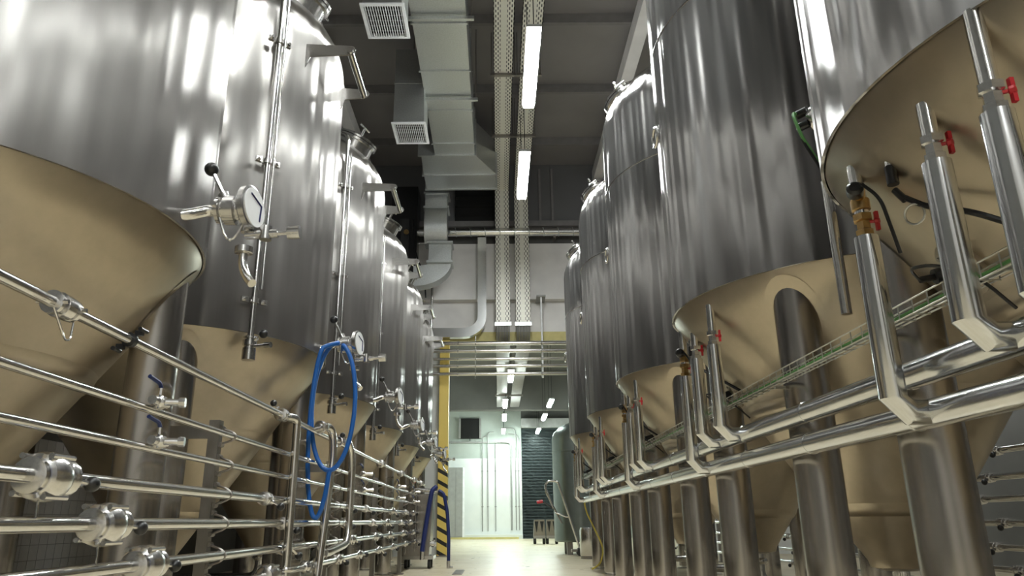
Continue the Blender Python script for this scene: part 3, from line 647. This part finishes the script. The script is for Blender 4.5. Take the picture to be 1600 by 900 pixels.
# bent transfer pipes in front of the manifold
t = thing('standing_pipe', (0, 0, 0), 'straight upright steel pipe joining the topmost manifold pipe near the second cone', 'pipe')
MB().tube([(RX, 5.2, PZ[0]), (RX + .06, 5.3, PZ[0] - .0), (RX + .06, 5.3, .02)], .03, 14, .05).build('pipe', 'pipe', t)
clamp(t, (RX + .06, 5.3, .5), (0, 0, 1), .034, 'union')
t = thing('swing_bend', (0, 0, 0), 'leaning hooked steel pipe behind the blue hose', 'pipe')
MB().tube([(RX + .04, 6.0, PZ[0] + .02), (RX + .1, 6.25, PZ[0] + .06), (RX + .12, 6.28, PZ[0] - .15), (RX + .06, 6.1, .02)], .033, 14, .12).build('pipe', 'pipe', t)
clamp(t, (RX + .05, 6.05, PZ[0] + .03), (.2, 1, .1), .036, 'union')
t = thing('swing_bend', (0, 0, 0), 'hook-shaped steel pipe with a curved lower end right of the blue hose', 'pipe')
MB().tube([(RX + .02, 6.75, PZ[0]), (RX + .08, 7.15, PZ[0] + .02), (RX + .1, 7.22, PZ[0] - .2), (RX + .1, 7.2, .62), (RX + .06, 6.55, .56), (RX + .0, 6.35, .56)], .035, 14, .16, 7).build('pipe', 'pipe', t)
clamp(t, (RX + .03, 6.85, PZ[0]), (.1, 1, 0), .038, 'union'); clamp(t, (RX + .02, 6.42, .56), (.2, 1, 0), .038, 'union')

# blue hose hung on the outlet valve of the second tank
t = thing('coiled_hose', (0, 0, 0), 'bright blue hose hanging in loops from the second left tank', 'hose')
hx, hy = -1.38, 6.12
pts = []
for k in range(0, 22):                                              # outer loop
    a = PI / 2 - .25 - 2 * PI * k / 21 * .97
    pts.append((hx + .18 * math.cos(a) + .01, hy + .02 * math.sin(a), 1.74 + .54 * math.sin(a)))
for k in range(1, 14):                                              # inner, lower loop that ends in the air
    a = PI / 2 + .05 + 1.32 * PI * k / 13
    pts.append((hx - .065 + .1 * math.cos(a), hy - .06, 1.55 + .72 * math.sin(a)))
MB().tube([(hx + .04, hy + .1, 2.24)] + pts, .019, 10, .04, 2).build('hose', 'bluehose', t)

# ------------------------------------------------------------------ right coolant headers and risers
HX, ZL, ZU = 1.52, 1.15, 1.30
for nm, z, ye in (('lower', ZL, 13.32), ('upper', ZU, 12.95)):
    t = thing('coolant_header', (HX, 0, z), nm + ' of the two foil-clad pipes running along the right tank row', 'pipe', 'foil-clad coolant headers')
    MB().cyl((0, .3, 0), (0, ye, 0), .05, 20).build('cladding', 'clad', t)
    for k in range(14): MB().lathe([(.05, -.006), (.0525, -.004), (.0525, .004), (.05, .006)], 20, (0, .8 + .93 * k, 0), (0, 1, 0)).build('joint_band', 'clad', t)
    for yy in RY: MB().bx(.0, .14, yy - .79, yy - .73, -.015, .015).build('bracket', 'dark_steel', t, smooth=False)
RXX = 1.38
def riser(yy, z, kind, label):
    t = thing('coolant_riser', (RXX, yy, 0), label, 'pipe', 'risers from the coolant headers')
    zt = 1.86 if kind else 1.80
    r = .043
    cl = MB().tube([(0, 0, zt), (0, 0, z + .05), (.05, 0, z), (HX - RXX + .005, 0, z)], r, 16)
    cl.build('cladding', 'clad', t, angle=30)
    MB().lathe([(r, -.006), (r * 1.06, -.004), (r * 1.06, .004), (r, .006)], 16, (0, 0, z + .17)).build('joint_band', 'clad', t)
    MB().lathe([(.02, 0), (.034, .01), (.034, .035), (.026, .04), (.026, .07), (.036, .075), (.036, .1), (.02, .105)], 6, (0, 0, zt - .01)).build('valve_body', 'fitting' if kind else 'brass', t)
    p = Vector((.036, -.03, zt + .055))
    MB().cyl((0, -.01, zt + .055), (p.x, p.y, p.z), .006, 6).lathe([(.008, -.01), (.014, -.006), (.014, .006), (.008, .01)], 8, p, (.7, -.7, 0)).box(p + Vector((0, 0, .024)), (.012, .014, .026)).box(p - Vector((0, 0, .024)), (.012, .014, .026)).build('red_handle', 'red', t)
    rr = math.hypot(2.526 - RXX, min(abs(yy - y_) for y_ in RY)); top = zc(min(rr, 1.25)) + .03
    MB().cyl((0, 0, zt + .09), (0, 0, top), .026, 14).build('steel_stub', 'pipe', t)
    if not kind:
        MB().lathe([(.02, 0), (.034, .01), (.034, .05), (.024, .06), (.024, .1)], 12, (0, 0, zt + .1)).cyl((0, 0, zt + .15), (-.03, -.06, zt + .17), .022, 10).build('solenoid_body', 'brass', t)
        MB().lathe([(.022, 0), (.03, .01), (.03, .045), (.02, .055)], 14, (-.035, -.04, zt + .155), (-.4, -.9, .2)).build('solenoid_coil', 'black', t)
        MB().tube([(-.035, -.1, zt + .17), (-.0, -.14, zt + .1), (.06, -.1, zt - .1)], .007, 6, .05).build('coil_cable', 'black', t)
    return t
nth = ['nearest', 'second', 'third', 'fourth', 'farthest']
for k, yc_ in enumerate(RY):
    offs = (.28, -.2, -.49) if k == 0 else (.38, .06, -.36)
    riser(yc_ + offs[0], ZL, 0, 'clad riser with a brass valve from the lower header to the %s right tank' % nth[k])
    riser(yc_ + offs[1], ZU, 1, 'farther red-handled clad riser from the upper header to the %s right tank' % nth[k])
    riser(yc_ + offs[2], ZU, 1, 'nearer red-handled clad riser from the upper header to the %s right tank' % nth[k])
    # slim probe with a black lead
    t = thing('level_probe', (RXX + .02, yc_ + (.08 if k == 0 else .24), 0), 'slim steel probe with a black lead under the %s right tank' % nth[k], 'probe', 'probes under the right tanks')
    MB().cyl((0, 0, 1.98), (0, 0, 2.16), .016, 12).build('stem', 'pipe', t)
    MB().cyl((0, 0, 1.92), (0, 0, 1.99), .02, 10).cyl((0, 0, 1.9), (0.02, -.02, 1.85), .012, 8).build('plug', 'black', t)
    MB().tube([(.02, -.02, 1.86), (.05, -.08, 1.8), (.1, -.22, 1.72), (.22, -.3, 1.62)], .01, 8, .05).build('lead', 'black', t)
    MB().ring((.03, -.04, 1.79), (1, .5, .2), .035, .004, 16, 6).build('lead_loop', 'wire', t)
# yellow hose from the header end
t = thing('thin_hose', (0, 0, 0), 'thin yellow hose drooping from the end of the right headers', 'hose')
MB().tube([(HX, 13.36, ZL - .03), (HX + .02, 13.3, .95), (HX + .15, 13.1, .62), (HX + .26, 13.0, .35), (HX + .2, 13.15, .1), (HX + .08, 13.3, .02)], .014, 8, .2, 5).build('hose', 'yellowhose', t)

# wire basket tray along the legs of the right row
t = thing('wire_basket_tray', (1.615, 0, 1.53), 'wire basket cable tray running under the right tank cones', 'cable tray')
long_ = MB(); cross = MB()
for x, z in ((0, 0), (0, .055), (-.06, 0), (-.03, 0), (-.06, .055)):
    long_.cyl((x, .4, z), (x, 13.6, z), .0035, 5)
n = 132
for k in range(n):
    yy = .42 + .1 * k
    cross.tube([(0, yy, .058), (0, yy, -.004), (-.06, yy, -.004), (-.06, yy, .058)], .0032, 4)
o = long_.build('long_wires', 'wire', t); o['kind'] = 'stuff'
o = cross.build('cross_wires', 'wire', t); o['kind'] = 'stuff'
MB().tube([(-.05, .6, .02), (-.045, 4, .015), (-.03, 8, .02), (-.05, 13.4, .02)], .006, 6).build('green_cable', 'green', t)
MB().tube([(-.02, .6, .012), (-.02, 5, .012), (-.02, 13.4, .012)], .008, 6).build('grey_cable', 'cabinet', t)
for k in range(len(RY)):
    for s in (-.758, .758): MB().bx(-.03, .06, RY[k] + s - .012, RY[k] + s + .012, -.02, -.006).build('bracket', 'wire', t, smooth=False)

# ------------------------------------------------------------------ manifold behind the right row
for i, z in enumerate((1.36, 1.14, .96, .76, .56, .38, .2)):
    t = thing('rear_manifold_pipe', (4.35, 0, z), ['highest', 'second highest', 'third highest', 'middle', 'third lowest', 'second lowest', 'lowest'][i] + ' pipe of the manifold seen behind the right tanks', 'pipe', 'pipes of the rear right manifold')
    MB().cyl((0, 1.5, 0), (0, 18.5, 0), .028, 12).build('pipe', 'pipe', t)
    for k in range(6): valve(t, (0, 6.5 + 2.4 * k + .09 * ((i * 2) % 5), 0), (0, 1, 0), .036, .13, 'manifold_valve', (-.08, -.06, -.04), .026)
for yy, lb in ((5.9, 'nearer post of the manifold behind the right tanks'), (10.5, 'middle post of the manifold behind the right tanks'), (15.5, 'farther post of the manifold behind the right tanks')):
    t = thing('rear_manifold_post', (4.45, yy, 0), lb, 'post', 'posts of the rear right manifold')
    MB().bx(-.035, .035, -.035, .035, .02, 1.6).build('upright', 'dark_steel', t, smooth=False)
    MB().bx(-.08, .08, -.08, .08, 0, .02).build('foot_plate', 'dark_steel', t, smooth=False)

# ------------------------------------------------------------------ far end things
t = thing('conical_vessel', (2.15, 19.75, 0), 'grey-green cylindrical vessel standing at the end of the right row', 'tank')
MB().lathe([(.66, .3), (.7, .34), (.7, 2.85), (.66, 3.02), (.5, 3.2), (.2, 3.32), (.0001, 3.34)], 48).build('shell', 'tank_green', t)
MB().lathe([(.704, 2.5), (.708, 2.51), (.708, 2.54), (.704, 2.55)], 48, caps=False).build('weld_seam', 'tank_green', t)
for k in range(4):
    a = PI / 4 + k * PI / 2; MB().bx(.5 * math.cos(a) - .07, .5 * math.cos(a) + .07, .5 * math.sin(a) - .07, .5 * math.sin(a) + .07, 0, .38).build('leg', 'dark_steel', t, smooth=False)
t = thing('hand_truck', (1.75, 18.5, 0), 'hand truck with a slanted pipe frame leaning by the grey-green vessel', 'hand truck')
MB().tube([(-.4, 0, 1.1), (-.6, 0, 1.62), (-.52, 0, 1.74), (-.28, 0, 1.74), (.22, 0, .12)], .03, 10, .08).build('frame', 'pipe', t)
MB().tube([(-.36, .02, 1.0), (-.1, .02, .9), (-.02, .02, .9)], .02, 8).build('brace', 'pipe', t)
MB().tube([(-.58, .05, 1.5), (-.2, .05, .75)], .022, 8).build('strut', 'dark_steel', t)
for s in (-1, 1): MB().lathe([(.02, -.03), (.09, -.03), (.1, -.01), (.1, .01), (.09, .03), (.02, .03)], 18, (.22, s * .1, .1), (0, 1, 0)).build('wheel', 'rubber', t)
MB().bx(.0, .3, -.12, .12, .1, .16).build('axle_block', 'dark_steel', t, smooth=False)
MB().cyl((-.8, 0, 1.24), (-.66, 0, 1.26), .04, 10).build('grip', 'red', t)
MB().cyl((-.66, 0, 1.26), (-.4, 0, 1.1), .02, 8).build('lever', 'black', t)
t = thing('steel_drum', (2.05, 17.3, 0), 'short steel drum on the floor beside the yellow hose', 'drum')
MB().lathe([(.2, .05), (.22, .08), (.22, .6), (.2, .66), (.05, .68)], 32).build('body', 'fitting', t)
MB().lathe([(.21, 0), (.21, .06), (.18, .06)], 32).build('foot_ring', 'dark_steel', t)
for i, x in enumerate((1.52, 1.98)):
    t = thing('pump_cart', (x, 28.5, 0), ('left' if i == 0 else 'right') + ' of two small brown pump carts before the roll-up door', 'cart', 'pump carts')
    MB().prism([(-.21, .2), (.21, .2), (.19, .86), (-.17, .86)], (0, 0, 0), (0, -1, 0), .5, (0, 0, 1)).build('body', 'cart_brown', t, smooth=False)
    for s in (-.1, .1): MB().prism([(s - .07, .8), (s, .4), (s + .07, .8)], (0, -.26, 0), (0, -1, 0), .02, (0, 0, 1)).build('cutout', 'void', t, smooth=False)
    MB().bx(-.21, .21, -.3, -.24, .2, .3).build('bumper', 'dark_steel', t, smooth=False)
    for s in (-.17, .17): MB().lathe([(.03, -.05), (.12, -.05), (.13, 0), (.12, .05), (.03, .05)], 18, (s, -.1, .13), (1, 0, 0)).build('wheel', 'rubber', t)
t = thing('wall_screen', (-1.38, YF - .08, 5.3), 'black square ventilator opening with pale side jambs on the far wall', 'vent')
MB().bx(-.5, .5, -.06, .08, -.5, .5).build('opening', 'void', t, smooth=False)
for s in (-1, 1): MB().bx(s * .52 - .05, s * .52 + .05, -.1, .08, -.5, .5).build('jamb', 'cabinet', t, smooth=False)
MB().bx(-.02, .02, -.1, 0, -.62, -.4).build('latch', 'black', t, smooth=False)
t = thing('tall_cabinet', (-2.05, YF - .35, 0), 'tall grey-brown cabinet against the white far wall', 'cabinet')
MB().bx(-.34, .34, -.25, .28, .1, 3.35).build('body', 'cabinet', t, smooth=False)
for s in (-.17, .17): MB().bx(s - .16, s + .16, -.27, -.25, .15, 3.3).build('door', 'cabinet', t, smooth=False)
MB().bx(.34, .44, -.25, -.2, .1, 3.35).build('side_rail', 'white', t, smooth=False)
for i, (x, zt, zb) in enumerate(((-.75, 4.9, .35), (-.48, 5.1, .35), (-.1, 4.6, .35), (.68, 4.6, .4), (.9, 5.3, .4), (1.05, 5.0, .4))):
    t = thing('wall_conduit', (x, YF - .09, 0), ['leftmost', 'second from left', 'third from left', 'thicker', 'fifth from left', 'rightmost'][i] + ' vertical conduit on the white far wall', 'conduit', 'conduits on the far wall')
    MB().tube([(0, 0, zb), (0, 0, zt), (-.5 if i > 2 else .3, 0, zt + .02)], .045 if i == 3 else .022, 8, .25).build('conduit', 'cabinet', t)
    for z in (1.5, 3.2): MB().bx(-.05, .05, .0, .04, z - .02, z + .02).build('clip', 'cabinet', t, smooth=False)
t = thing('wall_rail', (-.9, YF - .06, 4.62), 'grey cable rail running level across the far wall', 'rail')
MB().bx(-1.6, 1.55, -.03, .06, -.04, .04).build('rail', 'cabinet', t, smooth=False)
for x in (-1.4, -.2, 1.0): MB().bx(x - .03, x + .03, -.04, .06, -.06, .06).build('bracket', 'cabinet', t, smooth=False)

# trolley at the end of the left row with draped hoses
t = thing('pump_trolley', (-1.45, 14.3, 0), 'narrow steel trolley on black castors beside the striped column', 'trolley')
MB().prism([(-.26, .22), (.2, .22), (.26, 1.3), (-.2, 1.3)], (0, 0, 0), (0, -1, 0), .55, (0, 0, 1)).build('cabinet_body', 'leg', t, smooth=False)
MB().bx(-.3, .28, -.3, .3, .16, .22).build('base_plate', 'fitting', t, smooth=False)
MB().tube([(-.15, -.3, 1.25), (-.15, -.36, 1.38), (.35, -.36, 1.34)], .035, 10, .08).build('hose_hook', 'pipe', t)
for sx_ in (-.22, .2):
    for sy_ in (-.2, .2): MB().lathe([(.02, -.025), (.075, -.025), (.08, 0), (.075, .025), (.02, .025)], 16, (sx_, sy_, .08), (1, 0, 0)).build('castor', 'rubber', t)
valve(t, (.26, -.2, .42), (1, 0, 0), .045, .12, 'pump_valve', (.03, -.03, .09), .02)
MB().cyl((-.05, -.34, .35), (-.05, -.34, 1.5), .018, 10).build('handle_bar', 'pipe', t)
MB().box((-.1, -.34, 1.52), (.06, .06, .06)).build('red_knob', 'red', t)
t = thing('draped_hose', (0, 0, 0), 'dark blue hose draped over the steel trolley', 'hose')
MB().tube([(-1.36, 13.88, .3), (-1.32, 13.88, .62), (-1.24, 13.86, 1.15), (-1.2, 13.86, 1.36), (-1.12, 13.9, 1.42)], .042, 12, .12).build('hose', 'navyhose', t)
MB().cyl((-1.365, 13.88, .16), (-1.36, 13.88, .32), .036, 12).build('coupling', 'fitting', t)
t = thing('hanging_hose', (0, 0, 0), 'navy hose hanging to the floor in front of the striped column', 'hose')
MB().tube([(-1.1, 14.1, 1.36), (-1.0, 14.1, 1.3), (-.93, 14.1, .95), (-.9, 14.1, .5), (-.9, 14.1, .12)], .032, 12, .12).build('hose', 'navyhose', t)
MB().cyl((-.9, 14.1, .0), (-.9, 14.1, .13), .034, 12).cyl((-.92, 14.1, .02), (-.82, 14.1, .02), .02, 10).build('coupling', 'fitting', t)
t = thing('floor_drain', (-.66, 13.0, 0), 'dark narrow drain grate set in the cream floor', 'drain')
MB().bx(-.08, .08, -.55, .55, .0, .006).build('frame', 'dark_steel', t, smooth=False)
gm = MB().bx(-.065, .065, -.02, .02, .006, .012).mesh('grate_bar', 'dark_steel', smooth=False)
for k in range(14): put('grate_bar', gm, t, (0, -.5 + .077 * k, 0))

# dark unit and thin frame tube beside the wall duct
t = thing('air_unit', (-2.45, YP - .4, 0), 'black boxy air unit high on the end wall left of the square duct', 'air unit')
MB().bx(-.38, .32, -.3, .4, 7.0, 9.6).build('casing', 'black', t, smooth=False)
MB().bx(-.1, .12, -.42, -.3, 7.5, 8.6).build('motor_box', 'rubber', t, smooth=False)
MB().cyl((.05, -.46, 8.2), (.05, -.42, 8.2), .07, 14).build('orange_dial', 'brass', t)
MB().tube([(.2, -.35, 8.6), (.3, -.4, 7.6), (.55, -.35, 7.0), (.6, -.3, 6.4)], .02, 8, .3).build('cable', 'black', t)
t = thing('frame_tube', (0, YP - .3, 0), 'thin steel tube bent down past the far end of the left row', 'pipe')
MB().tube([(-2.75, -.05, 8.06), (-1.72, -.05, 8.06), (-1.72, -.05, 4.9)], .035, 10, .1).build('tube', 'pipe', t)
MB().bx(-1.76, -1.68, -.05, .3, 5.1, 5.16).build('bracket', 'dark_steel', t, smooth=False)
